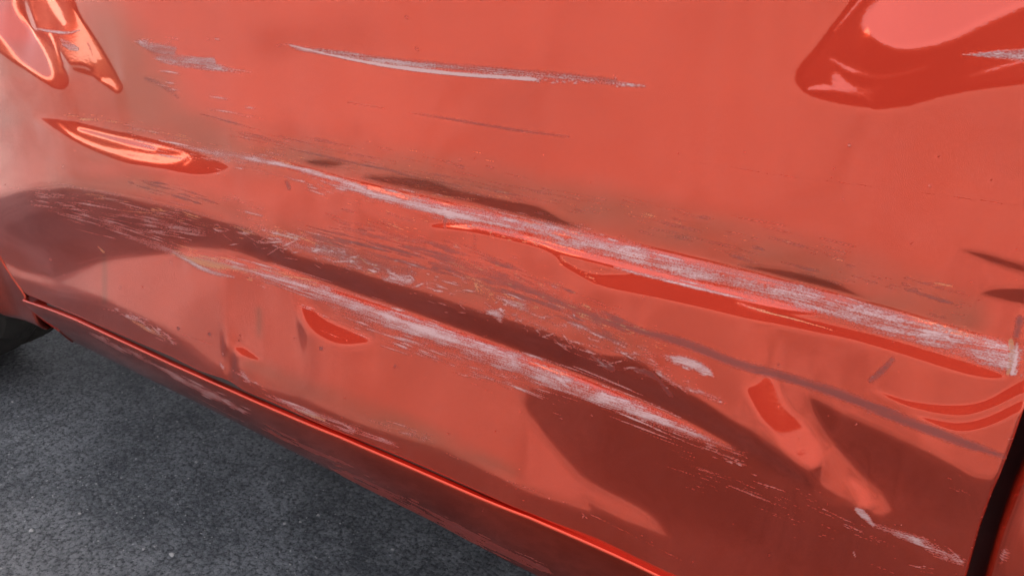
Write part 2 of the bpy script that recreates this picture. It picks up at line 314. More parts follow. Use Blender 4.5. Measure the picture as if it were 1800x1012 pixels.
for x, y, l in [(302, 67, 26), (382, 69, 10), (365, 69, 6), (300, 146, 18), (306, 158, 22), (285, 150, 30), (385, 172, 36), (440, 190, 20), (395, 196, 60), (440, 205, 50), (300, 127, 40)]:
    stroke(SC, [(x - l / 2, y - l * .06, .7), (x, y, 1.5), (x + l / 2, y + l * .1, .6)], .9, 1.2)
stroke(GR, [(255, 138, 3), (275, 145, 5), (300, 160, 4), (312, 170, 3)], .5, 7)
stroke(GR, [(610, 180, .8), (670, 190, 1), (675, 191, .6)], .6, 1.2); stroke(GR, [(720, 199, .8), (800, 211, 1.6), (900, 228, 1.8), (1000, 241, 1)], .75, 1.6)
stroke(GR, [(1230, 286, 1), (1400, 312, 1.2), (1520, 326, 1), (1800, 362, 1.2)], .35, 2)
for x, y in [(715, 31), (733, 86)]: stroke(GR, [(x - 2, y - 2, 2), (x + 2, y + 3, 1.5)], .6, 2)
scatter(OC, [(560, 250, 30), (760, 270, 30), (900, 290, 30)], 26, (10, 60), (.5, 1.2), .75)
scatter(OC, [(700, 320, 18), (950, 352, 16), (1200, 390, 12)], 60, (20, 110), (.6, 1.4), .7)
scatter(OC, [(1200, 395, 14), (1420, 440, 16), (1650, 500, 10)], 40, (15, 80), (.6, 1.4), .7)
stroke(OC, [(1640, 496, .8), (1660, 500, 1.8), (1676, 504, .8)], .9, 1.6)
scatter(OC, [(100, 203, 6), (200, 215, 8), (330, 245, 8)], 30, (15, 70), (.6, 1.5), .8)
scatter(GR, [(230, 320, 14), (330, 345, 12), (365, 356, 6)], 24, (15, 60), (.8, 2.4), .7)
scatter(SC, [(0, 232, 6), (120, 270, 12), (240, 320, 8)], 24, (15, 60), (.6, 1.4), .5)
scatter(SC, [(390, 345, 8), (470, 362, 8)], 16, (10, 50), (.6, 1.4), .8)
# scrapes inside the corner dents
stroke(SC, [(66, 51, 2), (90, 56, 3), (120, 58, 3), (140, 54, 2)], .8, 2.5)
poly(SC, [(104, 68), (122, 72), (140, 84), (138, 92), (122, 90), (108, 80)], .72, 3, 1, smooth=False)
poly(SC, [(1684, 96), (1760, 87), (1900, 78), (1900, 125), (1780, 108), (1720, 101)], .72, 2, 1, smooth=False)
poly(GR, [(1690, 97), (1760, 90), (1900, 84), (1900, 118), (1780, 105)], .6, 3, 1, smooth=False)
# lower right
stroke(SC, [(1505, 894, 4), (1516, 902, 7), (1535, 922, 4)], .9, 3); stroke(SC, [(1530, 920, 4), (1580, 938, 7), (1620, 952, 9), (1650, 972, 10), (1692, 990, 6)], .66, 5)
scatter(SC, [(1610, 945, 10), (1660, 970, 16), (1695, 992, 8)], 50, (8, 40), (.6, 1.8), .95, jit=.2)
scatter(SC, [(1240, 790, 14), (1310, 812, 12)], 26, (10, 60), (.7, 2.2), .8)
scatter(SC, [(1200, 820, 40), (1380, 880, 50), (1600, 985, 40)], 90, (15, 120), (.5, 1.2), .72)
stroke(SC, [(1280, 852, 1), (1330, 872, 2.4), (1380, 893, 1)], .75, 2.5)
scatter(SC, [(1655, 835, 8), (1690, 862, 10)], 18, (8, 40), (.6, 1.6), .7, ang=.45)
stroke(SC, [(1500, 968, 1), (1503, 978, 1.6)], .95, 1)
scatter(SC, [(1600, 995, 8), (1650, 1006, 8)], 14, (10, 40), (.6, 1.6), .8)
scatter(SC, [(1705, 965, 4), (1730, 905, 3), (1760, 820, 3), (1790, 740, 3)], 20, (2, 7), (.8, 1.8), .85, jit=1.)
stroke(SC, [(1762, 955, 3), (1766, 970, 5), (1760, 985, 3)], .75, 4)
# bottom of the door
scatter(SC, [(190, 540, 5), (260, 572, 8), (310, 605, 6)], 60, (10, 40), (.6, 1.8), .9, jit=.2)
stroke(OC, [(222, 558, 3), (260, 578, 5), (302, 598, 3)], .75, 5)
stroke(SC, [(486, 700, 3), (540, 722, 4), (600, 742, 4), (700, 785, 1)], .62, 4)
stroke(OC, [(523, 720, 3), (540, 726, 4), (570, 738, 3)], .95, 4)
scatter(SC, [(520, 716, 6), (620, 755, 8), (690, 780, 4)], 46, (20, 80), (.6, 1.5), .85)
scatter(SC, [(640, 735, 10), (760, 772, 10)], 40, (15, 70), (.6, 1.5), .7)
stroke(SC, [(422, 650, 3), (430, 660, 6), (436, 670, 4)], .75, 5); stroke(SC, [(386, 636, 1.5), (392, 646, 3), (394, 650, 1)], .95, 2.5)
scatter(SC, [(390, 640, 4), (440, 672, 8), (500, 705, 8)], 24, (10, 40), (.6, 1.6), .8)
stroke(SC, [(320, 588, 1), (350, 598, 1.2), (372, 604, .8)], .8, 1.5)
stroke(SC, [(740, 775, .8), (880, 840, 1), (1000, 885, 1), (1200, 985, 1)], .62, 2)
stroke(SC, [(1022, 900, .6), (1032, 911, 1)], .9, .8)
stroke(OC, [(172, 433, .8), (182, 443, 2.4)], .9, 1.5)


for x, y, r in [(314, 577, 3), (369, 587, 3.2), (565, 612, 3.6), (420, 598, 1.5), (422, 589, 1.5), (696, 910, 1.5), (518, 594, 1.5), (695, 643, 2)]:
    stroke(GR, [(x - 1, y, r), (x + 1, y + 1, r * .7)], .95, 1.5)
for _ in range(260):                                            # stone chips and dust specks
    x, y = rng.random() * 1800, 250 + rng.random() * 760; r = .6 + .7 * rng.random()
    stroke(SC if rng.random() < .7 else GR, [(x, y, r), (x + rng.normal() * 2, y + rng.normal() * 1.5, r)], .5 + .45 * rng.random(), .7, smooth=False)
# sill scrapes
stroke(SC, [(158, 584, 2), (200, 606, 4), (240, 622, 4), (270, 640, 4), (320, 668, 6), (370, 692, 7), (400, 708, 5), (430, 722, 2)], .72, 5)
scatter(SC, [(160, 584, 5), (270, 640, 6), (430, 722, 6)], 80, (15, 60), (.6, 1.6), .9)
stroke(SC, [(330, 690, 1), (430, 742, 1.4)], .6, 1.5)
scatter(GR, [(460, 750, 6), (520, 780, 8), (600, 815, 8)], 24, (20, 70), (.8, 2.), .9)
scatter(GR, [(600, 830, 8), (760, 910, 10), (960, 1000, 10)], 110, (30, 120), (.7, 1.8), .85)
scatter(SC, [(640, 840, 8), (760, 905, 10), (960, 995, 10)], 60, (20, 90), (.5, 1.2), .6)
# dulled brown film over the rubbed zones
stroke(BR, [(200, 60, 40), (250, 130, 50), (280, 200, 50), (420, 260, 34), (700, 300, 26), (1000, 360, 34), (1300, 440, 42), (1560, 520, 46), (1700, 560, 30)], .75, 40)
stroke(BR, [(100, 310, 20), (300, 340, 16), (560, 430, 20), (760, 490, 24), (940, 550, 24), (1120, 610, 20)], .5, 24)
stroke(BR, [(440, 640, 10), (600, 710, 20), (760, 770, 18), (900, 830, 8)], .7, 18)
poly(BR, [(-200, -200), (160, -200), (220, 150), (260, 330), (-200, 330)], .6, 60, 1, smooth=False, add=True)
stroke(BR, [(183, 450, 4), (184, 490, 5), (184, 530, 4)], .9, 5); stroke(BR, [(455, 545, 4), (456, 590, 4)], .8, 8)
BR *= .55 + .9 * value_noise(BR.shape, (90, 30), 11)
BR = np.clip(BR, 0, 1)
SC *= .74 + .52 * (.55 * value_noise(SC.shape, (70, 22), 31) + .45 * value_noise(SC.shape, (22, 9), 32))

# ------------------------------------------------------------------ node helper and materials
def material(name):
    m = bpy.data.materials.new(name); m.use_nodes = True
    t = m.node_tree; t.nodes.clear()
    return m, t
class N:
    def __init__(s, t): s.t = t
    def __call__(s, typ, ins=None, **kw):
        n = s.t.nodes.new(typ)
        for k, v in kw.items(): setattr(n, k, v)
        for k, v in (ins or {}).items():
            if isinstance(v, bpy.types.NodeSocket): s.t.links.new(v, n.inputs[k])
            else: n.inputs[k].default_value = v
        return n
    def math(s, op, a, b=0.5, c=None):
        i = {0: a, 1: b}
        if c is not None: i[2] = c
        return s('ShaderNodeMath', i, operation=op).outputs[0]
    def mix(s, f, a, b):
        n = s('ShaderNodeMix', data_type='RGBA')
        for k, v in ((0, f), (6, a), (7, b)):
            if isinstance(v, bpy.types.NodeSocket): s.t.links.new(v, n.inputs[k])
            else: n.inputs[k].default_value = v if k == 0 else (*v, 1)[:4]
        return n.outputs[2]
    def fmix(s, f, a, b):
        n = s('ShaderNodeMix', data_type='FLOAT')
        for k, v in ((0, f), (2, a), (3, b)):
            if isinstance(v, bpy.types.NodeSocket): s.t.links.new(v, n.inputs[k])
            else: n.inputs[k].default_value = v
        return n.outputs[0]
    def step(s, x, lo, hi):
        return s('ShaderNodeMapRange', {0: x, 1: lo, 2: hi, 3: 0., 4: 1.}, interpolation_type='SMOOTHSTEP').outputs[0]
    def noise(s, vec, scale, detail=3, rough=.55):
        return s('ShaderNodeTexNoise', {'Vector': vec, 'Scale': scale, 'Detail': detail, 'Roughness': rough}).outputs[0]
    def scaled(s, vec, sc):
        return s('ShaderNodeMapping', {'Vector': vec, 'Scale': sc}).outputs[0]

def paint(name, dusty=0.0, metal=.76, gloss=1.0):
    m, t = material(name); n = N(t)
    pos = n('ShaderNodeNewGeometry').outputs['Position']
    at1 = n('ShaderNodeAttribute', attribute_name='wear'); sp = n('ShaderNodeSeparateColor', {0: at1.outputs['Color']})
    sc, oc, gr = sp.outputs[0], sp.outputs[1], sp.outputs[2]; br = at1.outputs['Alpha']
    # streaks run along the car with a slight fall to the rear
    rot = n('ShaderNodeMapping', {'Vector': pos, 'Rotation': (0, R(2), 0)}).outputs[0]
    fine = n.noise(n.scaled(rot, (7, 40, 900)), 1.0, 3, .65)
    mid = n.noise(n.scaled(rot, (30, 60, 170)), 1.0, 4, .65)
    grain = n.noise(n.scaled(rot, (650, 900, 1300)), 1.0, 2, .75)
    tot = n.math('MULTIPLY_ADD', fine, 1.0, n.math('MULTIPLY_ADD', mid, .9, n.math('MULTIPLY', grain, 1.25)))   # centred on 1.575
    th = n.math('ADD', tot, .57 - 1.575)
    dif = n.math('SUBTRACT', sc, th)
    scf = n.math('MULTIPLY', n.step(dif, -.18, .32), n.math('MULTIPLY', n.step(sc, .08, .3), .86))
    whf = n.step(n.math('ADD', dif, n.math('MULTIPLY', sc, .25)), .15, .85)
    ocf = n.math('MULTIPLY', n.step(n.math('SUBTRACT', oc, n.math('ADD', th, .08)), -.12, .26), n.math('MULTIPLY', n.step(oc, .08, .3), .85))
    grf = n.math('MULTIPLY', n.step(n.math('SUBTRACT', gr, n.math('MULTIPLY_ADD', th, .8, .02)), -.4, .4), n.math('MULTIPLY', n.step(gr, .05, .35), .72))
    # base coat
    flake = n('ShaderNodeTexVoronoi', {'Vector': pos, 'Scale': 2600.}).outputs['Color']
    cloud = n.noise(pos, 9, 3, .55)
    base = n.mix(cloud, (.56, .052, .022), (.68, .070, .029))
    base = n.mix(n.math('MULTIPLY', br, .7), base, (.30, .072, .036))
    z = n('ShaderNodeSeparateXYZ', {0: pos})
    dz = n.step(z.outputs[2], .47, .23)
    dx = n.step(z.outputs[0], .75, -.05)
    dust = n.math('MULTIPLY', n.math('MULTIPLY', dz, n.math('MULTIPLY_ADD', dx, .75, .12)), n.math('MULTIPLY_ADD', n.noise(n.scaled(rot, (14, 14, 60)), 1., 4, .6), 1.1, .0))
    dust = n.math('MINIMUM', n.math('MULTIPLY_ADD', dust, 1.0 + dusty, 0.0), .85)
    white = n.mix(whf, (.28, .095, .088), (.56, .40, .385))
    col = n.mix(grf, base, (.10, .034, .035))
    col = n.mix(ocf, col, (.48, .22, .105))
    col = n.mix(scf, col, white)
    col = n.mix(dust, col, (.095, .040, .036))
    wear = n.math('MAXIMUM', n.math('MAXIMUM', scf, ocf), n.math('MAXIMUM', grf, n.math('MULTIPLY', dust, .22)))
    wear = n.math('MAXIMUM', wear, n.math('MULTIPLY', br, .12))
    met = n.fmix(wear, metal, .0)
    rough = n.fmix(wear, .13, .62)
    coat = n.fmix(wear, gloss, .0)
    peel = n.noise(pos, 420, 2, .5)
    bmp = n('ShaderNodeBump', {'Height': peel, 'Strength': .028, 'Distance': .001}).outputs[0]
    hs = n.math('ADD', n.math('MULTIPLY', scf, n.math('MULTIPLY_ADD', fine, .8, n.math('MULTIPLY', grain, .5))), n.math('MULTIPLY', ocf, -.3))
    bmp2 = n('ShaderNodeBump', {'Height': hs, 'Strength': .35, 'Distance': .0006, 'Normal': bmp}).outputs[0]
    b = n('ShaderNodeBsdfPrincipled', {'Base Color': col, 'Metallic': met, 'Roughness': rough, 'Coat Weight': coat, 'Coat Roughness': .025, 'Coat IOR': 1.47, 'Normal': bmp2, 'Coat Normal': bmp})
    o = n('ShaderNodeOutputMaterial', {0: b.outputs[0]})
    return m
MAT = {'paint': paint('metallic_red_paint'), 'sill': paint('dusty_shaded_red_paint', .1, .92, .45)}  # sill copy: shade of the low panels put in, plus slight dust
def simple(name, col, rough=.6, metal=0., noise=None, spec=.5):
    m, t = material(name); n = N(t); pos = n('ShaderNodeNewGeometry').outputs['Position']
    c = (*col, 1)
    f = n.noise(pos, noise or 60, 4, .6)
    cc = n.mix(f, tuple(v * .7 for v in col), tuple(min(1, v * 1.3) for v in col))
    b = n('ShaderNodeBsdfPrincipled', {'Base Color': cc, 'Roughness': rough, 'Metallic': metal, 'Specular IOR Level': spec})
    n('ShaderNodeOutputMaterial', {0: b.outputs[0]}); return m
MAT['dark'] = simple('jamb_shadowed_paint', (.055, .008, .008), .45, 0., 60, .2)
MAT['rubber'] = simple('tyre_rubber', (.034, .031, .026), .8, 0, 90)
MAT['alloy'] = simple('wheel_alloy', (.5, .5, .52), .35, .9)
MAT['brick'] = simple('red_brick', (.090, .017, .013), .8, 0, 5)
MAT['render'] = simple('pale_wall_render', (.86, .78, .64), .8, 0, .6)
MAT['under'] = simple('underbody_coating', (.02, .02, .02), .8)
def glass():
    m, t = material('window_glass'); n = N(t)
    b = n('ShaderNodeBsdfPrincipled', {'Base Color': (.02, .025, .025, 1), 'Roughness': .03, 'Specular IOR Level': .6})
    n('ShaderNodeOutputMaterial', {0: b.outputs[0]}); return m
MAT['glass'] = glass()

def asphalt():
    m, t = material('asphalt'); n = N(t); pos = n('ShaderNodeNewGeometry').outputs['Position']
    wob = n('ShaderNodeVectorMath', {0: pos, 1: n('ShaderNodeVectorMath', {0: n('ShaderNodeTexNoise', {'Vector': pos, 'Scale': 160., 'Detail': 2.}).outputs['Color'], 'Scale': .004}, operation='SCALE').outputs[0]}, operation='ADD').outputs[0]
    v = n('ShaderNodeTexVoronoi', {'Vector': wob, 'Scale': 140., 'Randomness': 1.})
    v2 = n('ShaderNodeTexVoronoi', {'Vector': wob, 'Scale': 300.})
    tone = n('ShaderNodeSeparateColor', {0: v.outputs['Color']}).outputs[0]
    tone2 = n('ShaderNodeSeparateColor', {0: v2.outputs['Color']}).outputs[0]
    big = n.noise(pos, 4.5, 5, .6); huge = n.noise(pos, 1.1, 3, .55); mid = n.noise(pos, 40, 5, .7); fine = n.noise(pos, 600, 4, .75); cav = n.noise(pos, 210, 4, .7)
    col = n.mix(n.step(big, .36, .64), (.076, .081, .087), (.228, .233, .238))
    col = n.mix(n.math('MULTIPLY', n.step(huge, .40, .62), .5), col, (.21, .207, .20))
    col = n.mix(n.math('MULTIPLY', n.step(tone, .35, 1.), .30), col, (.34, .34, .335))
    col = n.mix(n.math('MULTIPLY', n.step(tone2, .6, 1.), .25), col, (.30, .30, .30))
    col = n.mix(n.math('MULTIPLY', n.step(mid, .44, .68), .55), col, (.060, .062, .067))
    speck = n.math('MULTIPLY', n.step(n('ShaderNodeSeparateColor', {0: v2.outputs['Color']}).outputs[1], .975, .99), n.step(v2.outputs['Distance'], .5, .3))
    col = n.mix(n.math('MULTIPLY', speck, .8), col, (.5, .49, .47))
    gapm = n.math('MULTIPLY', n.step(v.outputs['Distance'], .35, .75), n.step(cav, .35, .6))
    col = n.mix(n.math('MULTIPLY', gapm, .8), col, (.026, .027, .029))  # shade of the pits between stones, put into the colour
    col = n.mix(n.math('MULTIPLY', n.step(cav, .54, .66), .85), col, (.022, .031, .034))
    h = n.math('ADD', n.math('MULTIPLY', v.outputs['Distance'], -.6), n.math('MULTIPLY_ADD', fine, .6, n.math('MULTIPLY_ADD', mid, .8, n.math('MULTIPLY', cav, -1.1))))
    bmp = n('ShaderNodeBump', {'Height': h, 'Strength': 1.0, 'Distance': .008}).outputs[0]
    b = n('ShaderNodeBsdfPrincipled', {'Base Color': col, 'Roughness': .75, 'Normal': bmp, 'Specular IOR Level': .35})
    n('ShaderNodeOutputMaterial', {0: b.outputs[0]}); return m
MAT['asphalt'] = asphalt()

# ------------------------------------------------------------------ mesh helpers
def mesh_obj(name, verts, faces, mat, parent=None, smooth=True):
    me = bpy.data.meshes.new(name)
    verts = np.asarray(verts, np.float32)
    faces = np.asarray(faces, np.int32) if not isinstance(faces, list) else faces
    if isinstance(faces, np.ndarray):
        k = faces.shape[1]
        me.vertices.add(len(verts)); me.vertices.foreach_set('co', verts.ravel())
        me.loops.add(faces.size); me.loops.foreach_set('vertex_index', faces.ravel())
        me.polygons.add(len(faces)); me.polygons.foreach_set('loop_start', np.arange(0, faces.size, k, dtype=np.int32))
        me.update(calc_edges=True)
    else:
        me.from_pydata(verts.tolist(), [], faces); me.update()
    me.polygons.foreach_set('use_smooth', np.full(len(me.polygons), smooth, bool))
    me.validate()
    o = bpy.data.objects.new(name, me); COL.objects.link(o); me.materials.append(mat)
    if parent: o.parent = parent
    return o
def wear(o, weight=1.0):
    """store the wear masks on the vertices of a painted panel"""
    me = o.data; n = len(me.vertices); co_ = np.empty(n * 3, np.float32); me.vertices.foreach_get('co', co_)
    P = co_.reshape(-1, 3).astype(float) 
    px, py = image_px(P)
    ok = ((P - CAM) @ ROT)[:, 2] > .05
    A = np.stack([sample(L, px, py) * ok * weight for L in (SC, OC, GR, BR)], 1).astype(np.float32)
    at_ = me.color_attributes.new('wear', 'FLOAT_COLOR', 'POINT'); at_.data.foreach_set('color', A.ravel())
def grid_faces(nr, nc):
    i = np.arange(nr - 1)[:, None] * nc + np.arange(nc - 1)[None, :]
    return np.stack([i, i + 1, i + nc + 1, i + nc], -1).reshape(-1, 4)
def loft(name, rings, mat, parent=None, closed=False, smooth=True):
    r = np.array(rings, float); nr, nc = r.shape[:2]
    f = grid_faces(nr, nc)
    if closed:
        i = np.arange(nr - 1) * nc
        f = np.concatenate([f, np.stack([i + nc - 1, i, i + nc, i + 2 * nc - 1], -1)])
    return mesh_obj(name, r.reshape(-1, 3), f, mat, parent, smooth)
def tag(o, label=None, cat=None, kind=None, group=None):
    for k, v in (('label', label), ('category', cat), ('kind', kind), ('group', group)):
        if v: o[k] = v
    return o

# ------------------------------------------------------------------ ground
g = 600
gx = np.concatenate([[-g, -60, -12], np.linspace(-4, 5, 46), [12, 60, g]])
gy = np.concatenate([[-g, -60, -12], np.linspace(-5, 4, 46), [12, 60, g]])
GX, GY = np.meshgrid(gx, gy)
ground = mesh_obj('ground', np.stack([GX, GY, np.zeros_like(GX)], -1).reshape(-1, 3), grid_faces(len(gy), len(gx)), MAT['asphalt'])
tag(ground, 'dark grey worn asphalt under and beside the red car', kind='structure')

# ------------------------------------------------------------------ the car
car = bpy.data.objects.new('car', None); COL.objects.link(car)
tag(car, 'red car with a dented, badly scraped front door parked on asphalt', 'car')

SHADE = 0.42                                   # how far the car's shadow reaches over the ground
H = 0.0009
xs = np.arange(-.16, 1.2, H); zs = np.arange(.300, .86, H)
GXX, GZZ = np.meshgrid(xs, zs)
def lean(F):
    px, py = image_px(np.stack([GXX, F, GZZ], -1))
    c = sample(C, px, py, 2)
    phi = np.arctan2(GZZ - CAM[2], F - CAM[1])          # how steeply the panel is looked down upon
    es = -np.arctan2(GZZ, SHADE + F)
    nat = np.interp(GZZ, [.30, .45, .62, .86], [R(-6), R(-1), R(1.0), R(3)])
    ec = np.clip(phi + 2 * nat, es * .80, -R(13))
    e = np.where(c < 0, es + c * R(13),
        np.where(c < 1, es + (ec - es) * c,
        np.where(c < 2, ec + (0 - ec) * (c - 1),
        np.interp(c, [2, 2.5, 3, 3.3, 4], [0, R(9), R(13), R(17), R(45)]))))
    return np.tan(np.clip((e - phi) / 2, -R(38), R(38)))
def poisson(S, w):
    nz, nx = S.shape
    E = np.concatenate([S, -S[::-1]], 0)                # odd slope, even height
    E = np.concatenate([E, E[:, ::-1]], 1)
    kz = np.fft.fftfreq(2 * nz)[:, None]; kx = np.fft.fftfreq(2 * nx)[None, :]
    dz = (np.exp(2j * np.pi * kz) - 1)
    den = 4 * np.sin(np.pi * kz) ** 2 + w * 4 * np.sin(np.pi * kx) ** 2; den[0, 0] = 1
    Y = np.conj(dz) * np.fft.fft2(E) / den; Y[0, 0] = 0
    return np.real(np.fft.ifft2(Y))[:nz, :nx] * H
F = np.zeros_like(GXX)
for it in range(5):
    S = lean(F)
    Fn = poisson(S, .05)
    ref = Fn[:, (xs > .2) & (xs < 1.0)].mean()
    F = Fn - ref

def depth(x, z):
    i = int(np.clip((z - zs[0]) / H, 0, len(zs) - 1)); j = int(np.clip((x - xs[0]) / H, 0, len(xs) - 1)); return F[i, j]
def on_sheet(q, fn=None):
    y = 0.0
    for _ in range(8):
        p = at(q[0], q[1], y); y = .5 * y + .5 * (fn or depth)(p[0], p[2])
    return at(q[0], q[1], y)

def edge_x(pts, y=0.0):
    p = np.array([on_sheet(q) for q in pts]); o = np.argsort(p[:, 2]); return p[o, 2], p[o, 0]
GAP = [(-28, 380), (-12, 428), (0, 452), (12, 474), (26, 495), (40, 513), (50, 520)]
gz, gxx = edge_x(GAP)
gz = np.r_[gz, .86, 1.0]; gxx = np.r_[gxx, gxx[-1] - .06, gxx[-1] - .09]
front_x = lambda z: np.interp(z, gz, gxx)
REAR = [(1816, 640), (1806, 700), (1797, 731), (1782, 774), (1767, 814), (1747, 861), (1722, 930), (1700, 1011), (1684, 1066)]
rz, rx = edge_x(REAR)
rz = np.r_[.20, .30, rz, .86, 1.0]; rx = np.r_[rx[0] - .012, rx[0] - .004, rx, rx[-1] - .01, rx[-1] - .02]
rear_x = lambda z: np.interp(z, rz, rx)
BOT = [(45, 517), (53, 519), (95, 537), (138, 555), (300, 625), (344, 648), (389, 665), (404, 672), (420, 683), (500, 719), (633, 776), (750, 825), (933, 903), (1163, 1003), (1640, 1207)]
bp = np.array([on_sheet(q) for q in BOT]); o_ = np.argsort(bp[:, 0])
bot_z = lambda x: -.003 * np.clip((.40 - x) / .1, 0, 1) - .006 * np.clip((x - .72) / .15, 0, 1) + np.interp(x, np.r_[-.3, bp[o_, 0], 1.3], np.r_[bp[o_[0], 2] + .02, bp[o_, 2], bp[o_[-1], 2]])
print('bottom', bp.round(3).tolist()); print('front', gxx.round(3), gz.round(3)); print('rear', rx.round(3), rz.round(3))
print('relief', F.min(), F.max())

# door sheet: keep the cells inside the outline, pull the border onto it
VX, VZ, VY = GXX.copy(), GZZ.copy(), F.copy()
fx_, rx_ = front_x(VZ), rear_x(VZ); bz_ = bot_z(VX)
ins = (VX > fx_) & (VX < rx_) & (VZ > bz_)
d = ins.copy()
d[1:] |= ins[:-1]; d[:-1] |= ins[1:]; d[:, 1:] |= ins[:, :-1]; d[:, :-1] |= ins[:, 1:]
d[1:, 1:] |= ins[:-1, :-1]; d[:-1, :-1] |= ins[1:, 1:]; d[1:, :-1] |= ins[:-1, 1:]; d[:-1, 1:] |= ins[1:, :-1]
VX = np.where(d, np.clip(VX, fx_, rx_), VX); VZ = np.where(d, np.maximum(VZ, bot_z(VX)), VZ)
# rolled hem: the last millimetres bend back into the gap
hem = np.minimum(np.minimum(VX - front_x(VZ), rear_x(VZ) - VX), VZ - bot_z(VX))
VY = VY + .0025 * np.clip(1 - hem / .003, 0, 1) ** 2 * d
nz, nx = VX.shape
idx = -np.ones(nz * nx, int)
fq = grid_faces(nz, nx); keep = d.ravel()[fq].all(1) & ins.ravel()[fq].any(1); fq = fq[keep]
used = np.unique(fq); idx[used] = np.arange(len(used))
V = np.stack([VX.ravel()[used], VY.ravel()[used], VZ.ravel()[used]], 1); fq = idx[fq]
# fold the border inwards (15 mm flange)
e = np.concatenate([fq[:, [0, 1]], fq[:, [1, 2]], fq[:, [2, 3]], fq[:, [3, 0]]])
key = np.sort(e, 1); key = key[:, 0].astype(np.int64) * 10 ** 7 + key[:, 1]
u, inv, cnt = np.unique(key, return_inverse=True, return_counts=True)
be = e[cnt[inv] == 1]; bv = np.unique(be)
be = be[~((V[be[:, 0], 2] > .857) & (V[be[:, 1], 2] > .857))]
m_ = -np.ones(len(V), int); m_[bv] = len(V) + np.arange(len(bv))
V2 = V[bv].copy(); V2[:, 1] += .02
topi = np.where(V[:, 2] > .8585)[0]
ff = np.stack([be[:, 1], be[:, 0], m_[be[:, 0]], m_[be[:, 1]]], 1)
door = mesh_obj('front_door', np.concatenate([V, V2]), np.concatenate([fq, ff]), MAT['paint'], car)
wear(door)
DOORTOP = F[-1].copy()

def side_y(x, z):
    """depth of the car's side away from the dents"""
    i = np.clip(((np.asarray(z) - zs[0]) / H).astype(int), 0, nz - 1)
    return F[i, 60] if np.isscalar(x) else F[i, 60]

# upper door strip up to the window line, out of the picture
def strip(name, xa, xb, za, zb, y0, y1, mat):
    rings = []
    for z in np.linspace(za, zb, 9):
        t = (z - za) / (zb - za)
        row = []
        for x in np.linspace(xa(z), xb(z), 60):
            yy = np.interp(x, xs, DOORTOP)
            row.append((x, yy * (1 - t) ** 2 + y1 * (1 - (1 - t) ** 2) + y0 * 0, z))
        rings.append(row)
    return loft(name, rings, mat, car)
strip('door_shoulder', front_x, rear_x, .8595, .97, 0, .02, MAT['paint'])
print('script door ok', len(V))

# sill below the doors
SB = [(20, 560), (60, 575), (89, 585), (180, 628), (273, 674), (430, 752), (599, 838), (766, 922), (933, 1009), (1300, 1200)]
ST = [(47, 527), (138, 561), (300, 636), (400, 680), (600, 765), (933, 906), (1163, 1010), (1640, 1216)]
bxs = np.linspace(.02, 1.08, 200)
byy = np.array([depth(x, bot_z(x) + .006) for x in bxs])
pf = np.polyfit(bxs, byy, 3); res_ = byy - np.polyval(pf, bxs)
ker = np.exp(-.5 * (np.arange(-30, 31) / 8.) ** 2); ker /= ker.sum()
bsm = np.convolve(np.pad(byy, 30, mode='edge'), ker, 'valid')
def sill_y(x, z=0): return float(np.interp(x, bxs, bsm))
sb = np.array([on_sheet(q, lambda x, z: sill_y(x) + .022) for q in SB]); st = np.array([on_sheet(q, sill_y) for q in ST])
def sill_z(tab, x, y=0): return float(np.interp(x, tab[:, 0], tab[:, 2]))
sf = np.array([on_sheet(q, sill_y) for q in [(95, 588), (89, 581), (75, 567), (59, 547), (47, 527), (44, 519)]]); sf = sf[np.argsort(sf[:, 2])]
def sill_front(z): return float(np.interp(z, sf[:, 2], sf[:, 0])) - .004
def sill_ring(x):
    y_ = sill_y(x)
    zt = sill_z(st, x, y_); zb = sill_z(sb, x, y_)
    yd = y_ - .004
    pts = [(y_ + .062, zt + .005), (y_ + .032, zt + .004), (y_ + .010, zt + .0014)]
    for k in range(9):                          # rounded upper edge
        a = R(85 - 90 * k / 8); pts.append((yd + .002 - .002 * math.cos(a), zt - .001 + .002 * math.sin(a)))
    hgt = zt - zb
    for k in range(1, 33):
        t = k / 32
        pts.append((yd + .016 * t + .012 * t ** 2.2, zt - .004 - (hgt - .004) * t))
    for k in range(1, 7):
        a = R(15 * k); pts.append((yd + .028 + .012 * math.sin(a), zb - .004 * (1 - math.cos(a)) ))
    pts += [(y_ + .09, zb - .004), (y_ + .20, zb + .01)]
    return [(x, y, z) for y, z in pts]
xa = np.r_[np.linspace(0, .47, 1100), np.linspace(.475, 1, 60)]
sx = -.062 + xa * 2.3
rings = []
for x in sx:
    r = sill_ring(x)
    # the front end follows the fender's edge
    fr = [(max(p[0], sill_front(p[2])), p[1], p[2]) for p in r]
    rings.append(fr)
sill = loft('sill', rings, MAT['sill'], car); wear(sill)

srings = []
for x in np.linspace(.012, 1.085, 240):
    y_ = sill_y(x); zt = sill_z(st, x)
    srings.append([(x, y_ + .004, zt - .001), (x, y_ + .0025, zt + .0015), (x, y_ + .003, zt + .005), (x, y_ + .008, zt + .009), (x, y_ + .016, zt + .010)])
loft('gap_shade_seal', srings, MAT['rubber'], car)  # seal strip added to keep the gap above the sill dark
# dark body behind the gaps
def box(name, a, b, mat, parent):
    (x0, y0, z0), (x1, y1, z1) = a, b
    v = [(x0, y0, z0), (x1, y0, z0), (x1, y1, z0), (x0, y1, z0), (x0, y0, z1), (x1, y0, z1), (x1, y1, z1), (x0, y1, z1)]
    return mesh_obj(name, v, [(3, 2, 1, 0), (4, 5, 6, 7), (0, 1, 5, 4), (1, 2, 6, 5), (2, 3, 7, 6), (3, 0, 4, 7)], mat, parent, False)
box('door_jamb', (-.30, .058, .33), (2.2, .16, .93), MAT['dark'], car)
box('underbody', (-.10, .12, .21), (2.2, 1.6, .34), MAT['under'], car)

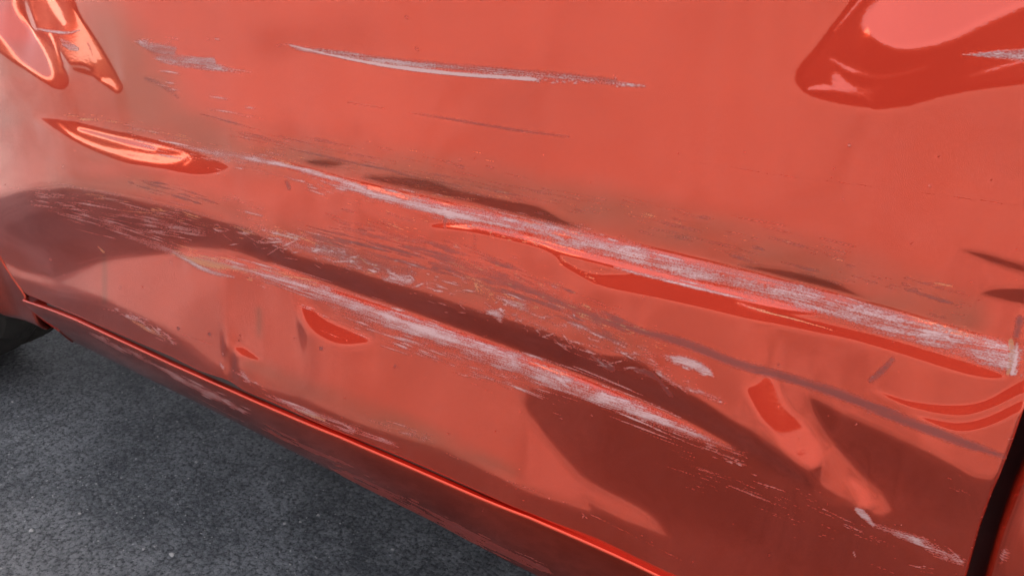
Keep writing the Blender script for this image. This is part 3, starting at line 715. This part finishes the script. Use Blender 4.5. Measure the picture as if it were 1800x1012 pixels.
# rear door
rings = []
def door_y(z): return np.interp(z, [.26, .34, .45, .55, .62, .86, .97], [.055, .032, .008, -.005, -.006, .000, .022])
for z in np.linspace(.345, .97, 120):
    row = []
    e0 = rear_x(z) + .0105
    for k, x in enumerate(np.r_[e0 + .004, e0 + .001, e0, e0 + .001, e0 + .003, e0 + .006, np.linspace(e0 + .012, e0 + .95, 80)]):
        dy = [.024, .016, .010, .006, .003, .001][k] if k < 6 else 0
        row.append((x, door_y(z) + dy + .002, z))
    rings.append(row)
rd = loft('rear_door', rings, MAT['paint'], car); wear(rd)

# front fender with the wheel arch
WCX, WCZ, WR = -.60, .315, .318
ACX, AR = -.535, .45
ycol = np.array([F[i, np.searchsorted(xs, float(front_x(zs[i])) + .012)] for i in range(len(zs))])
y46 = float(np.interp(.46, zs, ycol))
def fen_y(x, z): return float(np.interp(z, zs, ycol)) if z > .46 else y46 + (.46 - z) * .13
FB = [(0, 545), (10, 561), (26, 568), (49, 571), (87, 583)]
fb = np.array([on_sheet(q, fen_y) for q in FB])
ge = np.array([on_sheet(q, fen_y) for q in [(89, 581), (75, 567), (59, 547), (47, 527), (40, 515), (26, 495), (12, 474), (0, 452), (-12, 428), (-28, 380)]])
ge = ge[np.argsort(ge[:, 2])]
gzz = np.r_[ge[0, 2] - .02, ge[:, 2], .86, 1.0]; gex = np.r_[ge[0, 0] + .012, ge[:, 0], ge[-1, 0] - .05, ge[-1, 0] - .07]
fen_x = lambda z: float(np.interp(z, gzz, gex))
print('fender', fb.round(3).tolist(), ge.round(3).tolist())
ACX = fb[0, 0] - math.sqrt(AR ** 2 - (fb[0, 2] - WCZ) ** 2)
zlow = fb[1:4, 2].min()
fz = np.linspace(zlow, .97, 170)
rings = []
for z in fz:
    xe = min(fen_x(z), float(ge[ge[:, 0].argsort()][-3, 0])) - .014
    dzc = z - WCZ
    xs_ = ACX + math.sqrt(max(0, AR ** 2 - dzc ** 2)) if z < WCZ + AR else ACX
    xs_ = min(xs_ + .02 * max(0, 1 - (z - zlow) / .016) ** 2, xe - .004)
    row = []
    for k in range(40):
        t = k / 39
        x = xs_ + (xe - xs_) * t
        arch = math.hypot(x - ACX, z - WCZ) - AR
        dy = .010 * max(0, 1 - arch / .05) ** 2 * -1
        dy += .002 * max(0, 1 - (xe - x) / .003) ** 2
        dy += .008 * max(0, 1 - (z - zlow) / .015) ** 2
        row.append((x, fen_y(x, z) + dy + .005, z))
    row = [(row[0][0], row[0][1] + .03, z), (row[0][0], row[0][1] + .012, z)] + row + [(xe - .004, row[-1][1] + .006, z)]
    rings.append(row)
low = [[(p[0], p[1] + .03, p[2] + .004) for p in rings[0]]]
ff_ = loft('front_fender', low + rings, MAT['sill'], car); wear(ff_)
# fender ahead of the arch, out of the picture
rings = []
for z in np.linspace(.35, .97, 60):
    xs_ = ACX - (math.sqrt(max(0, AR ** 2 - (z - WCZ) ** 2)) if z < WCZ + AR else 0)
    rings.append([(x, .0 + .02 * t, z) for t, x in zip(np.linspace(0, 1, 20), np.linspace(xs_, -1.05, 20))])
loft('fender_nose', rings, MAT['paint'], car)

# front wheel
prof = []
for k in range(25):
    a = R(-100 + 200 * k / 24); prof.append((.10 * math.sin(a) / math.sin(R(100)) , WR - .028 + .028 * max(0, math.cos(a)) ** .5))
prof = [(-.085, .21), (-.098, .24), (-.103, .27), (-.095, .298)] + [(-.088 + .176 * k / 12, WR - .004 * abs(k - 6) / 6) for k in range(13)] + [(.095, .298), (.103, .27), (.098, .24), (.085, .21)]
def lathe(name, prof, n, cx, cy, cz, mat, parent, tread=False):
    rings = []
    for i in range(n + 1):
        a = 2 * math.pi * i / n
        r_ = []
        for j, (y, r) in enumerate(prof):
            rr = r
            if tread and 4 <= j <= 16:
                if (i + abs(j - 10)) % 6 == 0 or j in (7, 13): rr -= .007
            r_.append((cx + rr * math.sin(a), cy + y, cz + rr * math.cos(a)))
        rings.append(r_)
    return loft(name, rings, mat, parent, smooth=not tread)
wheel = lathe('front_wheel', [(-.07, .005), (-.075, .05), (-.06, .08), (-.055, .17), (-.085, .20), (-.088, .214), (-.02, .20), (.08, .21)], 64, WCX, .15, WCZ + .003, MAT['alloy'], car)
tyre = lathe('tyre', prof, 160, WCX, .15, WCZ + .003, MAT['rubber'], wheel, True)
box('inner_arch', (WCX - .40, .26, .30), (WCX + .36, .5, .95), MAT['under'], car)

# the rest of the car above the picture: cabin, glass, bonnet
def cab(name, secs, mat): return loft(name, secs, mat, car)
def rect_sec(x, y0, y1, z0, z1, n=6): return [(x, y0, z0), (x, y0 + .02, z1 - .04), (x, y0 + .06, z1), (x, y1 - .06, z1), (x, y1 - .02, z1 - .04), (x, y1, z0)]
roof = loft('roof', [rect_sec(x, .22 + o, 1.46 - o, 1.37 - d, 1.44 - d) for x, o, d in ((.45, .05, .06), (.6, .01, .015), (.9, 0, 0), (1.6, 0, 0), (2.1, .01, .02), (2.4, .05, .08))], MAT['paint'], car)
loft('side_window', [[(x, .035, .972), (x, .24, 1.40)] for x in (0.0 + .45, 1.13)], MAT['glass'], car, smooth=False)
loft('side_window', [[(x, .035, .972), (x, .24, 1.40)] for x in (1.15, 2.2)], MAT['glass'], car, smooth=False)
mesh_obj('windscreen', [(-.12, .10, .975), (-.12, 1.58, .975), (.46, 1.40, 1.385), (.46, .27, 1.385)], [(0, 1, 2, 3)], MAT['glass'], car, False)
mesh_obj('front_quarter_window', [(-.12, .06, .975), (.449, .036, .974), (.449, .24, 1.39)], [(0, 1, 2)], MAT['glass'], car, False)
loft('bonnet', [[(x, .02, .965 - d), (x, .08, .985 - d), (x, .84, 1.01 - d), (x, 1.6, .985 - d), (x, 1.66, .965 - d)] for x, d in ((-.08, -.012), (-.13, 0), (-.5, .03), (-.9, .09), (-1.05, .16))], MAT['paint'], car)
mesh_obj('far_side', [(-1.05, 1.68, .3), (2.4, 1.68, .3), (2.4, 1.62, .97), (-1.05, 1.62, .97), (2.4, 1.46, 1.38), (.46, 1.46, 1.38)], [(0, 1, 2, 3), (3, 2, 4, 5)], MAT['paint'], car, False)
loft('tailgate', [[(2.3, y, .25), (2.42, y, .9), (2.40, y, 1.36)] for y in (.03, .85, 1.65)], MAT['paint'], car)

# ------------------------------------------------------------------ what the dents mirror: unseen pale walls, and a brick wall added for its red
brick = box('added_brick_wall', (-70, -9.3, 0), (70, -9, 2.3), MAT['brick'], None)
tag(brick, 'unseen low red brick wall, added to redden what the dents mirror', 'wall')
wall = box('garden_wall', (-90, -15.3, 0), (-9, -15, 4.5), MAT['render'], None)
tag(wall, 'long pale rendered wall behind the brick wall, mirrored in the dents', 'wall')
wall2 = box('garden_wall', (2.5, -15.3, 0), (30, -15, 4.5), MAT['render'], None)
tag(wall2, 'short pale rendered wall behind the brick wall, mirrored in the right-hand dent', 'wall')

# loose chips of stone on the asphalt
r = np.random.default_rng(21); vs, fs = [], []
spots = [(55, 932, 4), (22, 706, 3), (302, 975, 5), (345, 812, 3.5), (500, 920, 3), (528, 917, 2.5), (140, 902, 2.5), (215, 690, 2), (560, 905, 3), (252, 965, 2.5), (470, 850, 2), (690, 965, 2.5)]
spots += [(r.random() * 640, 640 + r.random() * 370, .8 + 1.3 * r.random() ** 2) for _ in range(160)]
for px, py, k in spots:
    p = gpt(px, py); rad = k * .00075
    b = len(vs); n_ = 6
    for lev, sc_ in ((0, 1.), (.6, .85), (1.0, .4)):
        for i in range(n_):
            a = 2 * math.pi * i / n_ + r.random() * .5; q = rad * sc_ * (.7 + .6 * r.random())
            vs.append((p[0] + q * math.cos(a) * 1.3, p[1] + q * math.sin(a), lev * rad * .9 + .0002))
    for l_ in range(2):
        for i in range(n_):
            j = (i + 1) % n_; fs.append((b + l_ * n_ + i, b + l_ * n_ + j, b + (l_ + 1) * n_ + j, b + (l_ + 1) * n_ + i))
    fs.append(tuple(b + 2 * n_ + i for i in range(n_)))
gravel = mesh_obj('gravel', vs, fs, simple('pale_stone', (.34, .33, .31), .8, 0, 900), None, False)
tag(gravel, 'loose pale stone chips scattered on the asphalt', kind='stuff')
